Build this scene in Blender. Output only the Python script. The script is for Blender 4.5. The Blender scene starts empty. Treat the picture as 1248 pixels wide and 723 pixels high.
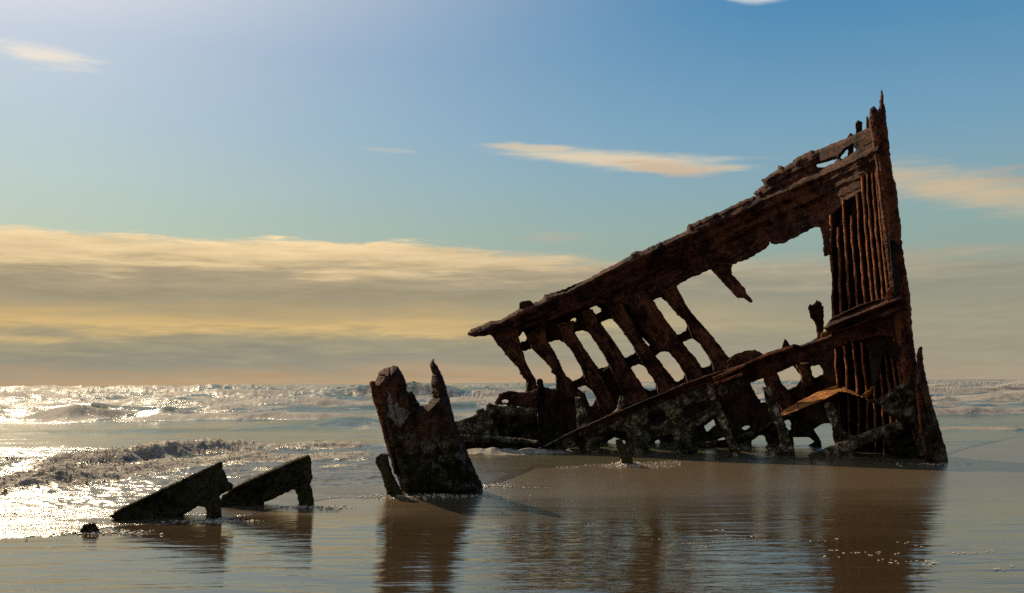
import bpy, math
import numpy as np
rad = math.radians
S = bpy.context.scene

# ------------------------------------------------------------------ camera
F = 1213.0                     # focal length in photo pixels (35 mm on 36 mm)
CX, CY = 624.0, 466.5          # optical axis in the photograph
ROLL = 0.0074
H = 1.6
cr, sr = math.cos(ROLL), math.sin(ROLL)
cam_d = bpy.data.cameras.new('camera'); cam = bpy.data.objects.new('camera', cam_d)
S.collection.objects.link(cam); S.camera = cam
cam_d.sensor_width = 36.0; cam_d.lens = F / 1248 * 36.0
cam_d.shift_y = (CY - 361.5) / 1248
cam_d.clip_start = 0.1; cam_d.clip_end = 20000
from mathutils import Matrix
cam.matrix_world = Matrix(((cr, sr, 0, 0), (0, 0, -1, 0), (-sr, cr, 0, H), (0, 0, 0, 1)))

# ------------------------------------------------------------------ light
SUN_EL, SUN_AZ = 30.0, -31.0   # degrees; azimuth from +Y, negative = to the left
sd = bpy.data.lights.new('sun', 'SUN'); sun = bpy.data.objects.new('sun', sd)
S.collection.objects.link(sun)
sd.energy = 5.0; sd.angle = rad(0.6); sd.color = (1.0, 0.78, 0.50)
sun.rotation_euler = (rad(90 - SUN_EL), 0, rad(-SUN_AZ) + math.pi)
sun.location = (-20, 30, 25)

w = bpy.data.worlds.new('World'); S.world = w; w.use_nodes = True
S.view_settings.view_transform = 'Standard'; S.view_settings.look = 'None'
S.view_settings.exposure = 0.1; S.view_settings.gamma = 1.0; S.view_settings.use_curve_mapping = False
S.cycles.use_denoising = False
S.cycles.max_bounces = 6
S.cycles.sample_clamp_indirect = 6


class NT:
    """small node-graph helper"""
    def __init__(self, nt):
        self.nt = nt; nt.nodes.clear()
    def n(self, typ, ins=None, **kw):
        nd = self.nt.nodes.new(typ)
        for k, v in kw.items(): setattr(nd, k, v)
        for k, v in (ins or {}).items():
            if isinstance(v, bpy.types.NodeSocket): self.nt.links.new(v, nd.inputs[k])
            else: nd.inputs[k].default_value = v
        return nd
    def m(self, op, a, b=0.0, c=0.0, clamp=False):
        nd = self.nt.nodes.new('ShaderNodeMath'); nd.operation = op; nd.use_clamp = clamp
        for i, v in enumerate((a, b, c)):
            if isinstance(v, bpy.types.NodeSocket): self.nt.links.new(v, nd.inputs[i])
            else: nd.inputs[i].default_value = v
        return nd.outputs[0]
    def mix(self, f, a, b, blend='MIX'):
        nd = self.nt.nodes.new('ShaderNodeMix'); nd.data_type = 'RGBA'; nd.blend_type = blend
        for s, v in ((nd.inputs[0], f), (nd.inputs[6], a), (nd.inputs[7], b)):
            if isinstance(v, bpy.types.NodeSocket): self.nt.links.new(v, s)
            elif isinstance(v, (int, float)): s.default_value = v
            else: s.default_value = (*v, 1)
        return nd.outputs[2]
    def ramp(self, f, stops, interp='LINEAR'):
        nd = self.nt.nodes.new('ShaderNodeValToRGB'); nd.color_ramp.interpolation = interp
        self.nt.links.new(f, nd.inputs[0])
        e = nd.color_ramp.elements
        while len(e) < len(stops): e.new(0.5)
        for x, (p, c) in zip(e, stops):
            x.position = p; x.color = (*c, 1) if len(c) == 3 else c
        return nd.outputs[0]
    def sstep(self, v, a, b):
        nd = self.nt.nodes.new('ShaderNodeMapRange'); nd.interpolation_type = 'SMOOTHSTEP'
        for i, x in enumerate((v, a, b)):
            if isinstance(x, bpy.types.NodeSocket): self.nt.links.new(x, nd.inputs[i])
            else: nd.inputs[i].default_value = x
        nd.inputs[3].default_value = 0; nd.inputs[4].default_value = 1
        return nd.outputs[0]
    def noise(self, vec, scale, detail=4, rough=0.55, dist=0.0):
        return self.n('ShaderNodeTexNoise', {'Vector': vec, 'Scale': scale, 'Detail': detail,
                                             'Roughness': rough, 'Distortion': dist}).outputs['Fac']
    def vscale(self, vec, s):
        return self.n('ShaderNodeVectorMath', {0: vec, 1: s}, operation='MULTIPLY').outputs[0]
    def ao(self): pass


def srgb(r, g, b, k=1.0):
    f = lambda c: ((c / 255 + 0.055) / 1.055) ** 2.4 if c > 10 else c / 255 / 12.92
    return (f(r) * k, f(g) * k, f(b) * k)


# ---- sky: Nishita air with procedural high cloud and a cloud bank over the sea
BG = 0.10
g = NT(w.node_tree)
sky = g.n('ShaderNodeTexSky', sky_type='NISHITA', sun_disc=False)
sky.sun_elevation = rad(SUN_EL); sky.sun_rotation = rad(SUN_AZ)
sky.air_density = 1.0; sky.dust_density = 1.5; sky.ozone_density = 2.0
tc = g.n('ShaderNodeTexCoord')
sep = g.n('ShaderNodeSeparateXYZ', {0: tc.outputs['Generated']})
dx, dy, dz = sep.outputs
az = g.m('MULTIPLY', g.m('ARCTAN2', dx, dy), 180 / math.pi)
hyp = g.m('SQRT', g.m('ADD', g.m('MULTIPLY', dx, dx), g.m('MULTIPLY', dy, dy)))
el = g.m('MULTIPLY', g.m('ARCTAN2', dz, hyp), 180 / math.pi)
K = 1 / BG
elv = g.m('DIVIDE', el, 90.0, clamp=True)
def grad(stops): return g.ramp(elv, [(d / 90, srgb(*c)) for d, c in stops])
right = grad([(0, (150, 140, 118)), (6, (136, 152, 138)), (8.5, (134, 160, 150)), (11, (124, 158, 168)), (14, (106, 152, 178)),
              (20, (64, 130, 172)), (35, (36, 92, 145)), (90, (24, 56, 105))])
left = grad([(0, (176, 146, 104)), (6, (178, 168, 132)), (8.5, (150, 172, 152)), (11, (150, 174, 172)), (14, (146, 172, 186)),
             (18, (156, 174, 194)), (21.5, (194, 198, 206)), (34, (250, 240, 220)), (60, (110, 140, 180))])
fr = g.sstep(az, -30.0, 16.0)
air = g.mix(fr, left, right)
air = g.mix(0.12, g.n('ShaderNodeVectorMath', {0: air, 1: (K, K, K)}, operation='MULTIPLY').outputs[0], sky.outputs[0])
# noise domains on (azimuth, elevation)
cv = g.n('ShaderNodeCombineXYZ', {0: g.m('MULTIPLY', az, 0.05), 1: g.m('MULTIPLY', el, 0.42), 2: 0.0}).outputs[0]
cv2 = g.n('ShaderNodeCombineXYZ', {0: g.m('MULTIPLY', az, 0.12), 1: g.m('MULTIPLY', el, 1.1), 2: 3.0}).outputs[0]
n1 = g.noise(cv, 1.6, 6, 0.6, 0.4); n2 = g.noise(cv2, 2.4, 8, 0.62, 0.3)
n3 = g.noise(cv2, 0.7, 5, 0.5, 0.5)
# bank top edge: 8.4 deg on the left, softer on the right
nb = g.m('ADD', g.m('MULTIPLY', g.m('SUBTRACT', n2, 0.5), 1.6), g.m('MULTIPLY', g.m('SUBTRACT', n3, 0.5), 1.6))
top = g.m('SUBTRACT', 8.2, g.m('MULTIPLY', g.sstep(az, -8.0, 6.0), 0.9))
edge = g.m('SUBTRACT', g.m('ADD', top, nb), el)
soft = g.m('ADD', 0.35, g.m('MULTIPLY', g.sstep(az, -6.0, 14.0), 1.0))
bank = g.m('DIVIDE', edge, soft, clamp=True)
bank = g.m('MULTIPLY', bank, g.m('SUBTRACT', 1.0, g.m('MULTIPLY', g.sstep(az, -6.0, 20.0), 0.15)))
band = g.m('ADD', g.m('ADD', el, g.m('MULTIPLY', g.m('SUBTRACT', n1, 0.5), 3.2)),
           g.m('MULTIPLY', g.m('SUBTRACT', n2, 0.5), 1.6))
bandv = g.m('DIVIDE', band, 12.0, clamp=True)
bl = g.ramp(bandv, [(0.0, srgb(174, 146, 112)), (0.06, srgb(164, 144, 116)), (0.12, srgb(138, 134, 118)), (0.2, srgb(152, 143, 116)), (0.27, srgb(198, 168, 114)),
                    (0.33, srgb(172, 152, 114)), (0.42, srgb(148, 138, 114)), (0.5, srgb(162, 148, 120)), (0.56, srgb(206, 182, 140)), (0.68, srgb(226, 200, 156))])
brr = g.ramp(bandv, [(0.0, srgb(158, 144, 122)), (0.12, srgb(146, 140, 120)), (0.28, srgb(148, 142, 120)), (0.42, srgb(138, 136, 120)),
                     (0.52, srgb(160, 148, 126)), (0.7, srgb(168, 154, 130)), (0.9, srgb(170, 158, 134))])
bcol = g.mix(g.sstep(az, -14.0, 26.0), bl, brr)
stk = g.m('ADD', 0.84, g.m('MULTIPLY', n2, 0.52))
bcol = g.n('ShaderNodeVectorMath', {0: bcol, 1: g.n('ShaderNodeCombineXYZ', {0: stk, 1: stk, 2: stk}).outputs[0]}, operation='MULTIPLY').outputs[0]
def K10(c): return g.n('ShaderNodeVectorMath', {0: c, 1: (K, K, K)}, operation='MULTIPLY').outputs[0]
col = g.mix(bank, air, K10(bcol))
def lens(col, a0, e0, wa, we, tilt, color, amt, nz=1.0, e_soft=0.5):
    """one drifting cloud, an uneven ellipse in azimuth and elevation"""
    da = g.m('SUBTRACT', az, a0)
    de = g.m('SUBTRACT', g.m('SUBTRACT', el, e0), g.m('MULTIPLY', da, tilt))
    q = g.m('ADD', g.m('POWER', g.m('ABSOLUTE', g.m('DIVIDE', da, wa)), 2.0), g.m('POWER', g.m('ABSOLUTE', g.m('DIVIDE', de, we)), 2.0))
    q = g.m('ADD', g.m('SQRT', q), g.m('MULTIPLY', g.m('SUBTRACT', n2, 0.5), nz))
    q = g.m('ADD', q, g.m('MULTIPLY', g.m('SUBTRACT', n3, 0.5), nz * 1.2))
    f = g.m('MULTIPLY', g.sstep(q, 1.0, e_soft), amt)
    return g.mix(f, col, K10(g.n('ShaderNodeRGB').outputs[0]) if False else [c * K for c in srgb(*color)])
col = lens(col, 6.4, 12.45, 8.0, 0.8, -0.10, (218, 202, 174), 0.95, 0.8, 0.25)
col = lens(col, 8.6, 12.0, 4.6, 0.62, -0.12, (198, 176, 150), 0.85, 1.5, 0.3)
col = lens(col, 1.5, 13.25, 3.2, 0.25, -0.06, (206, 192, 166), 0.8, 1.0, 0.3)
col = lens(col, 24.5, 9.9, 9.0, 1.6, -0.24, (196, 178, 148), 0.95, 1.1, 0.0)
col = lens(col, 33.0, 10.0, 9.0, 1.2, -0.05, (178, 160, 140), 0.85, 0.9, 0.3)
col = lens(col, -25.0, 16.7, 3.6, 0.65, -0.08, (232, 222, 208), 0.95, 1.2, 0.2)
col = lens(col, -33.0, 17.2, 7.0, 0.9, -0.05, (232, 222, 208), 0.95, 1.2, 0.2)
col = lens(col, -7.0, 13.1, 1.9, 0.17, -0.05, (176, 184, 184), 0.6, 0.7)
col = lens(col, 14.2, 20.6, 2.3, 0.7, -0.05, (190, 200, 206), 0.9, 1.0)
col = lens(col, 2.4, 8.3, 2.6, 0.35, 0.0, (178, 170, 150), 0.4, 1.0, 0.1)
# the half of the sky away from the sun is dimmer
away = g.m('SUBTRACT', 1.0, g.m('MULTIPLY', g.sstep(g.m('ABSOLUTE', g.m('ADD', az, 20.0)), 60.0, 140.0), 0.5))
col = g.n('ShaderNodeVectorMath', {0: col, 1: g.n('ShaderNodeCombineXYZ', {0: away, 1: away, 2: away}).outputs[0]}, operation='MULTIPLY').outputs[0]
bgn = g.n('ShaderNodeBackground', {'Color': col, 'Strength': BG})
g.n('ShaderNodeOutputWorld', {'Surface': bgn.outputs[0]})

# ------------------------------------------------------------------ numeric helpers
def _h(ix, iy, iz, seed):
    with np.errstate(over='ignore'):
        n = (ix.astype(np.int64) * 374761393 + iy.astype(np.int64) * 668265263 + iz.astype(np.int64) * 2147483647 + seed * 1274126177) & 0xffffffff
        n = ((n ^ (n >> 13)) * 1274126177) & 0xffffffff
        n = (n ^ (n >> 16)) & 0xffffffff
    return n.astype(np.float64) / 0xffffffff
def vnoise(x, y, z=0.0, seed=0):
    x, y, z = np.broadcast_arrays(np.asarray(x, float), np.asarray(y, float), np.asarray(z, float))
    ix, iy, iz = np.floor(x), np.floor(y), np.floor(z)
    fx, fy, fz = x - ix, y - iy, z - iz
    fx, fy, fz = (t * t * (3 - 2 * t) for t in (fx, fy, fz))
    ix, iy, iz = ix.astype(np.int64), iy.astype(np.int64), iz.astype(np.int64)
    def c(a, b, d): return _h(ix + a, iy + b, iz + d, seed)
    x00 = c(0,0,0) * (1 - fx) + c(1,0,0) * fx; x10 = c(0,1,0) * (1 - fx) + c(1,1,0) * fx
    a = x00 * (1 - fy) + x10 * fy
    if not np.any(fz): return a * 2 - 1
    x01 = c(0,0,1) * (1 - fx) + c(1,0,1) * fx; x11 = c(0,1,1) * (1 - fx) + c(1,1,1) * fx
    b = x01 * (1 - fy) + x11 * fy
    return (a * (1 - fz) + b * fz) * 2 - 1
def fbm(x, y, z=0.0, o=4, seed=0, r=0.5):
    s = 0; a = 1.0; t = 0
    for k in range(o):
        s = s + a * vnoise(np.asarray(x) * 2 ** k + 17.3 * k, np.asarray(y) * 2 ** k + 5.1 * k, np.asarray(z) * 2 ** k, seed + k)
        t += a; a *= r
    return s / t
def ss(x, a, b):
    t = np.clip((x - a) / (b - a), 0, 1); return t * t * (3 - 2 * t)

def unproj(px, py, Y):
    """photo ray and its own distance Y -> point in the scene"""
    a = (np.asarray(px) - CX) / F; b = -(np.asarray(py) - CY) / F
    return np.stack([Y * (a * cr + b * sr), Y * np.ones_like(a), H + Y * (-a * sr + b * cr)], -1)
def hor(px): return CY - (px - CX) * ROLL
def ground(px, py): return H * F / (py - hor(px))

def inside(px, py, poly):
    poly = np.asarray(poly, float); res = np.zeros(px.shape, bool)
    x1, y1 = poly[:, 0], poly[:, 1]; x2, y2 = np.roll(x1, -1), np.roll(y1, -1)
    for a, b, c, d in zip(x1, y1, x2, y2):
        if b == d: continue
        cond = ((b > py) != (d > py)) & (px < (c - a) * (py - b) / (d - b) + a)
        res ^= cond
    return res

def add_mesh(name, V, Fq, mat, parent=None, smooth=True):
    me = bpy.data.meshes.new(name)
    V = np.asarray(V, np.float32); Fq = np.asarray(Fq, np.int32)
    k = Fq.shape[1]
    me.vertices.add(len(V)); me.vertices.foreach_set('co', V.ravel())
    me.loops.add(Fq.size); me.loops.foreach_set('vertex_index', Fq.ravel())
    me.polygons.add(len(Fq)); me.polygons.foreach_set('loop_start', np.arange(len(Fq), dtype=np.int32) * k)
    me.update(calc_edges=True); me.validate()
    if smooth: me.polygons.foreach_set('use_smooth', np.ones(len(me.polygons), bool))
    me.materials.append(mat)
    o = bpy.data.objects.new(name, me); S.collection.objects.link(o)
    if parent is not None:
        o.parent = parent; o.matrix_parent_inverse = Matrix.Translation(-parent.location)
    return o

_seed = [1]
def relief(name, poly, mat, depth, T, parent=None, holes=(), s=1.0, R=4, rel=None, edge=0.9, rough=0.03, rfreq=3.0, Tedge=0.45, rim=0.0):
    """A solid plate or timber: outline in photo coordinates, standing at its own
    depth(px,py) with half thickness T metres, rounded rim, pitted both sides."""
    _seed[0] += 1; sd_ = _seed[0] * 7
    P = np.asarray(poly, float)
    x0, y0 = P.min(0) - 3; x1, y1 = P.max(0) + 3
    nx, ny = int((x1 - x0) / s) + 2, int((y1 - y0) / s) + 2
    gx, gy = np.meshgrid(x0 + s * np.arange(nx + 1), y0 + s * np.arange(ny + 1))
    cx, cy = (gx[:-1, :-1] + s / 2), (gy[:-1, :-1] + s / 2)
    qx = cx + edge * (fbm(cx / 4, cy / 4, 0, 4, sd_, 0.65) * 1.5); qy = cy + edge * (fbm(cx / 4, cy / 4, 0, 4, sd_ + 50, 0.65) * 1.5)
    M = inside(qx, qy, P)
    for h in holes: M &= ~inside(qx, qy, h)
    # distance to rim per vertex
    def vert_all(m):
        p = np.pad(m, 1); return p[:-1, :-1] & p[1:, :-1] & p[:-1, 1:] & p[1:, 1:]
    def vert_any(m):
        p = np.pad(m, 1); return p[:-1, :-1] | p[1:, :-1] | p[:-1, 1:] | p[1:, 1:]
    used = vert_any(M); inner = vert_all(M)
    dist = np.zeros(used.shape); cur = inner.copy(); Rn = max(1, int(R / s))
    for k in range(Rn):
        dist += cur
        p = np.pad(cur, 1)
        cur = cur & p[:-2, 1:-1] & p[2:, 1:-1] & p[1:-1, :-2] & p[1:-1, 2:]
    bd = used & ~inner
    # smooth rim positions
    X, Yy = gx.copy(), gy.copy()
    for it in range(2):
        for A in (X, Yy):
            p = np.pad(A * used, 1); c = np.pad(used.astype(float), 1)
            b_ = np.pad((A * bd), 1); bc = np.pad(bd.astype(float), 1)
            sm = b_[:-2, 1:-1] + b_[2:, 1:-1] + b_[1:-1, :-2] + b_[1:-1, 2:]
            cn = bc[:-2, 1:-1] + bc[2:, 1:-1] + bc[1:-1, :-2] + bc[1:-1, 2:]
            A[bd] = np.where(cn[bd] > 0, 0.5 * A[bd] + 0.5 * sm[bd] / np.maximum(cn[bd], 1), A[bd])
    t = dist / Rn
    prof = Tedge + (1 - Tedge) * np.sqrt(np.clip(1 - (1 - t) ** 2, 0, 1))
    D = depth(X, Yy) * np.ones_like(X)
    wx = X * D / F; wz = Yy * D / F
    Th = (T(X, Yy) if callable(T) else T) * prof
    n1_ = fbm(wx * rfreq, wz * rfreq, 0, 5, sd_ + 9, 0.6) * rough * 2 * (0.3 + 0.7 * t)
    n2_ = fbm(wx * rfreq, wz * rfreq, 0, 4, sd_ + 19, 0.6) * rough * 2 * (0.3 + 0.7 * t)
    off = rel(X, Yy) * (0.3 + 0.7 * t) if rel is not None else 0
    if rim: off = off + rim * np.exp(-((t - 0.45) / 0.22) ** 2)
    Df = D - Th + n1_ - off; Db = D + Th + n2_
    idx = -np.ones(used.shape, int); N = used.sum(); idx[used] = np.arange(N)
    Vf = unproj(X[used], Yy[used], Df[used]); Vb = unproj(X[used], Yy[used], Db[used])
    a, b, c, d = idx[:-1, :-1], idx[:-1, 1:], idx[1:, 1:], idx[1:, :-1]
    fr_ = np.stack([a[M], d[M], c[M], b[M]], -1)
    bk = np.stack([a[M], b[M], c[M], d[M]], -1) + N
    Mp = np.pad(M, 1)
    sides = []
    up = M & ~Mp[:-2, 1:-1]; dn = M & ~Mp[2:, 1:-1]; lf = M & ~Mp[1:-1, :-2]; rt = M & ~Mp[1:-1, 2:]
    for m_, p_, q_ in ((up, a, b), (rt, b, c), (dn, c, d), (lf, d, a)):
        p1, q1 = p_[m_], q_[m_]
        sides.append(np.stack([p1, q1, q1 + N, p1 + N], -1))
    return add_mesh(name, np.vstack([Vf, Vb]), np.vstack([fr_, bk] + sides), mat, parent)

def tag(o, label=None, cat=None, group=None, kind=None):
    for k, v in (('label', label), ('category', cat), ('group', group), ('kind', kind)):
        if v: o[k] = v
    return o
def thing(name, loc, label, cat, group=None):
    o = bpy.data.objects.new(name, None); S.collection.objects.link(o); o.location = loc
    o.empty_display_size = 0.3
    tag(o, label, cat, group); bpy.context.view_layer.update(); return o

# ------------------------------------------------------------------ materials
def new_mat(name):
    m = bpy.data.materials.new(name); m.use_nodes = True; return m, NT(m.node_tree)

def rust_mat(name, dark, mid, bright, tide=1.5, moss=0.0, amount=0.5, crust=1.0, white=1.0, ang=90, enck=1.0):
    m, q = new_mat(name)
    pos = q.n('ShaderNodeNewGeometry').outputs['Position']
    a = q.noise(pos, 2.2, 8, 0.68); mp = q.n('ShaderNodeMapping', {'Vector': pos, 'Rotation': (0, rad(ang), 0)}).outputs[0]   # x axis runs along the member
    sv = q.vscale(mp, (0.16, 1, 1))
    b = q.m('ADD', q.m('MULTIPLY', q.noise(sv, 13, 8, 0.7, 0.3), 0.6), q.m('MULTIPLY', q.noise(pos, 9, 10, 0.75, 0.6), 0.4)); c = q.noise(pos, 38, 6, 0.7)
    f = q.m('ADD', q.m('MULTIPLY', a, 0.45), q.m('MULTIPLY', b, 0.55))
    colr = q.ramp(f, [(0.42, dark), (0.49, mid), (0.54 + 0.08 * (0.5 - amount), bright), (0.62, mid)])
    colr = q.mix(q.sstep(c, 0.38, 0.58), q.mix(1.0, colr, (0.32, 0.30, 0.30), 'MULTIPLY'), colr)
    z = q.n('ShaderNodeSeparateXYZ', {0: pos}).outputs[2]
    t = q.sstep(q.m('ADD', z, q.m('MULTIPLY', q.m('SUBTRACT', a, 0.5), 2.4)), tide + 0.4, tide - 0.4)
    d = q.noise(pos, 4.5, 12, 0.78, 0.4); e = q.noise(pos, 30, 6, 0.75)
    wt = 0.42 * white
    enc = q.ramp(d, [(0.40, (0.013, 0.010, 0.006)), (0.48, (0.055, 0.042, 0.023)), (0.535, (0.15, 0.115, 0.065)), (0.58, (wt, wt * 0.88, wt * 0.70)), (0.64, (0.15, 0.12, 0.07))])
    enc = q.mix(q.sstep(e, 0.38, 0.56), q.mix(1.0, enc, (0.30, 0.29, 0.27), 'MULTIPLY'), enc)
    enc = q.mix(1.0, enc, (enck, enck, enck), 'MULTIPLY')
    if moss > 0:
        gf = q.m('MULTIPLY', q.sstep(q.noise(pos, 6, 8, 0.7), 0.46, 0.6), moss)
        enc = q.mix(gf, enc, (0.085, 0.095, 0.018))
    colr = q.mix(q.m('MULTIPLY', t, crust), colr, enc)
    bn = q.n('ShaderNodeBump', {'Strength': 1.0, 'Distance': 0.09,
             'Height': q.m('ADD', q.m('MULTIPLY', b, 1.0), q.m('MULTIPLY', q.noise(pos, 26, 10, 0.8), 0.7))})
    p = q.n('ShaderNodeBsdfPrincipled', {'Base Color': colr, 'Roughness': 0.82, 'Normal': bn.outputs[0]})
    p.inputs['Specular IOR Level'].default_value = 0.12
    q.n('ShaderNodeOutputMaterial', {'Surface': p.outputs[0]})
    return m
rust = rust_mat('rusted_iron', (0.026, 0.012, 0.008), (0.066, 0.026, 0.018), (0.23, 0.085, 0.047), tide=0.8, ang=25)
rust_rib = rust_mat('rusted_rib', (0.026, 0.012, 0.008), (0.088, 0.034, 0.021), (0.31, 0.115, 0.055), tide=0.8, ang=-57, enck=0.6)
rust_up = rust_mat('rusted_stem', (0.026, 0.012, 0.008), (0.12, 0.042, 0.024), (0.38, 0.13, 0.06), tide=0.8, ang=84)
rust_plate = rust_mat('rusted_plate', (0.013, 0.007, 0.005), (0.042, 0.019, 0.012), (0.12, 0.05, 0.027), tide=0.7, enck=0.35, white=0.5)  # hull inside painted darker so its openings read as shade
rust_sunlit = rust_mat('sunlit_orange_rust', (0.06, 0.020, 0.010), (0.30, 0.10, 0.042), (0.60, 0.21, 0.08), tide=0.5, ang=84)  # rust brightened so thin edges look sunlit by their colour
rust_crust = rust_mat('encrusted_iron', (0.02, 0.012, 0.009), (0.09, 0.042, 0.022), (0.26, 0.11, 0.045), tide=1.7, moss=0.3, enck=1.25)
rust_shaded = rust_mat('shaded_web_rust', (0.010, 0.006, 0.005), (0.028, 0.014, 0.010), (0.07, 0.03, 0.02), tide=0.7, ang=84, enck=0.3)  # web rust darkened in colour to stand for shade between the frames
rust_cut = rust_mat('cutwater_iron', (0.03, 0.015, 0.009), (0.12, 0.06, 0.03), (0.34, 0.17, 0.07), tide=1.0, ang=75, crust=0.6)
rust_dark = rust_mat('wet_dark_iron', (0.010, 0.009, 0.008), (0.03, 0.022, 0.016), (0.07, 0.04, 0.025), tide=1.4, enck=0.5)
moss_iron = rust_mat('mossy_iron', (0.02, 0.02, 0.01), (0.06, 0.055, 0.028), (0.12, 0.11, 0.045), tide=3.0, moss=0.8, white=0.35)
yellow = rust_mat('ochre_plank', (0.12, 0.045, 0.02), (0.46, 0.16, 0.03), (0.85, 0.38, 0.07), tide=-2, ang=25)
strut_m = rust_mat('barnacled_strut', (0.03, 0.018, 0.012), (0.09, 0.045, 0.03), (0.22, 0.12, 0.07), tide=1.5, white=1.4, enck=1.9)

# ------------------------------------------------------------------ ground and sea
SH = [(-900, 690), (0, 657), (80, 652), (150, 641), (270, 634), (330, 621), (400, 608), (480, 607), (560, 602), (600, 592),
      (650, 572), (760, 566), (900, 560), (1000, 562), (1130, 566), (1170, 549), (1248, 531), (1700, 515)]
SHx = np.array([a for a, b in SH], float); SHy = np.array([b for a, b in SH], float)
def shoreY(u):       # distance of the shoreline on azimuth u (photo column)
    return ground(u, np.interp(u, SHx, SHy)) + 0.12 * fbm(np.asarray(u) / 22, 0 * np.asarray(u), 0, 4, 5)
def shoreWorld(X, Y):
    u = CX + F * X / np.maximum(Y, 0.5); return shoreY(np.clip(u, -900, 1700))

def grid_mesh(name, X, Y, Z, mat):
    ny, nx = X.shape
    i = np.arange(ny * nx).reshape(ny, nx)
    Fq = np.stack([i[:-1, :-1].ravel(), i[:-1, 1:].ravel(), i[1:, 1:].ravel(), i[1:, :-1].ravel()], -1)
    return add_mesh(name, np.stack([X.ravel(), Y.ravel(), Z.ravel()], -1), Fq, mat)

def attr(o, name, a):
    at = o.data.attributes.new(name, 'FLOAT', 'POINT'); at.data.foreach_set('value', np.asarray(a, np.float32).ravel())

# sand
ms, q = new_mat('wet_sand')
pos = q.n('ShaderNodeNewGeometry').outputs['Position']
px_, py_, pz_ = q.n('ShaderNodeSeparateXYZ', {0: pos}).outputs
big = q.noise(q.vscale(pos, (0.35, 0.9, 1)), 0.6, 4, 0.5)
film = q.sstep(q.m('ADD', py_, q.m('MULTIPLY', q.m('SUBTRACT', big, 0.5), 7.0)), 15.5, 10.0)   # standing film of water near the viewer
film = q.m('MAXIMUM', film, q.sstep(q.m('ADD', px_, q.m('MULTIPLY', q.m('SUBTRACT', big, 0.5), 3.0)), -2.0, -4.5))
grain = q.noise(pos, 260, 3, 0.7)
colr = q.mix(q.noise(q.vscale(pos, (0.6, 2.2, 1)), 1.4, 6, 0.6), (0.115, 0.083, 0.046), (0.17, 0.128, 0.074))
colr = q.mix(q.m('SUBTRACT', 1.0, film), q.mix(1.0, colr, (0.46, 0.43, 0.40), 'MULTIPLY'), q.mix(1.0, colr, (1.0, 0.98, 0.95), 'MULTIPLY'))
colr = q.mix(q.sstep(grain, 0.3, 0.7), q.mix(1.0, colr, (0.72, 0.72, 0.72), 'MULTIPLY'), colr)
rp = q.noise(q.vscale(pos, (0.30, 1.5, 1)), 2.6, 3, 0.5, 0.5)
rp2 = q.noise(q.vscale(pos, (1, 3.5, 1)), 5, 3, 0.5, 0.3)
hgt = q.m('ADD', q.m('MULTIPLY', rp, 0.75), q.m('MULTIPLY', rp2, 0.12))
hg2 = q.m('ADD', q.m('MULTIPLY', hgt, 1.0), q.m('MULTIPLY', grain, q.m('MULTIPLY', q.m('SUBTRACT', 1.0, film), 0.06)))
bn = q.n('ShaderNodeBump', {'Strength': 1.0, 'Distance': 0.015, 'Height': hg2})
rgh = q.m('ADD', 0.07, q.m('MULTIPLY', q.m('SUBTRACT', 1.0, film), 0.16))
p = q.n('ShaderNodeBsdfPrincipled', {'Base Color': colr, 'Roughness': rgh, 'IOR': 2.15, 'Normal': bn.outputs[0], 'Specular Tint': (1, 0.82, 0.56, 1), 'Coat Weight': q.m('MULTIPLY', film, 0.08), 'Coat Tint': (1, 0.94, 0.82, 1), 'Coat IOR': 1.45, 'Coat Roughness': 0.05, 'Coat Normal': bn.outputs[0]})
q.n('ShaderNodeOutputMaterial', {'Surface': p.outputs[0]})

ys = np.concatenate([np.arange(-30, 4, 2.0), np.arange(4, 40, 0.12), np.array([42, 50, 70, 120, 300, 1000, 4000, 9000])])
xs = np.concatenate([np.array([-9000, -2000, -400, -100, -50, -30]), np.arange(-24, 24, 0.14), np.array([30, 50, 100, 400, 2000, 9000])])
X, Y = np.meshgrid(xs, ys)
dsh = np.where(Y > 2, Y - shoreWorld(X, Y), -5)
Z = -0.35 * ss(dsh, -0.1, 8.0) + 0.012 * fbm(X * 0.5, Y * 0.7, 0, 3, 3) * ss(-dsh, 0, 2)
Z = Z - 2.0 * ss(Y, 60, 300)
sand = grid_mesh('sand', X, Y, Z, ms); tag(sand, kind='structure')

# sea surface
u = np.concatenate([np.linspace(-900, -40, 60), np.arange(-30, 1280, 1.35), np.linspace(1300, 1900, 50)])
tt = np.concatenate([np.linspace(0, 0.62, 330)[:-1], np.linspace(0.62, 1, 330)]) if False else None
rows = 520
U = np.tile(u, (rows, 1))
Ys = shoreY(np.clip(u, -900, 1700))
a0 = H * F / Ys                                    # px below horizon
lam = np.linspace(0, 1, rows)[:, None]
amin = 0.22
A = a0[None, :] * (1 - lam) + amin * lam
A = np.where(lam < 1, A, amin)
Y = H * F / A
X = (U - CX) / F * Y
d = Y - Ys[None, :]
LX = X  # metres along shore
z = 0.004 + 0.02 * ss(d, 0, 0.8)
z += 0.010 * fbm(X * 1.3, Y * 3.0, 0, 3, 31) * ss(d, 0.3, 2) * (Y < 60)
z += 0.035 * fbm(X * 0.45, Y * 1.1, 0, 4, 33) * ss(Y, 22, 30)
z += 0.22 * fbm(X * 0.16, Y * 0.30, 0, 5, 35, 0.6) * ss(Y, 44, 70)
z += 0.55 * fbm(X * 0.045, Y * 0.07, 0, 5, 36, 0.55) * ss(Y, 90, 200)
foam = np.zeros_like(z); green = np.zeros_like(z); chop = np.zeros_like(z)
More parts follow.
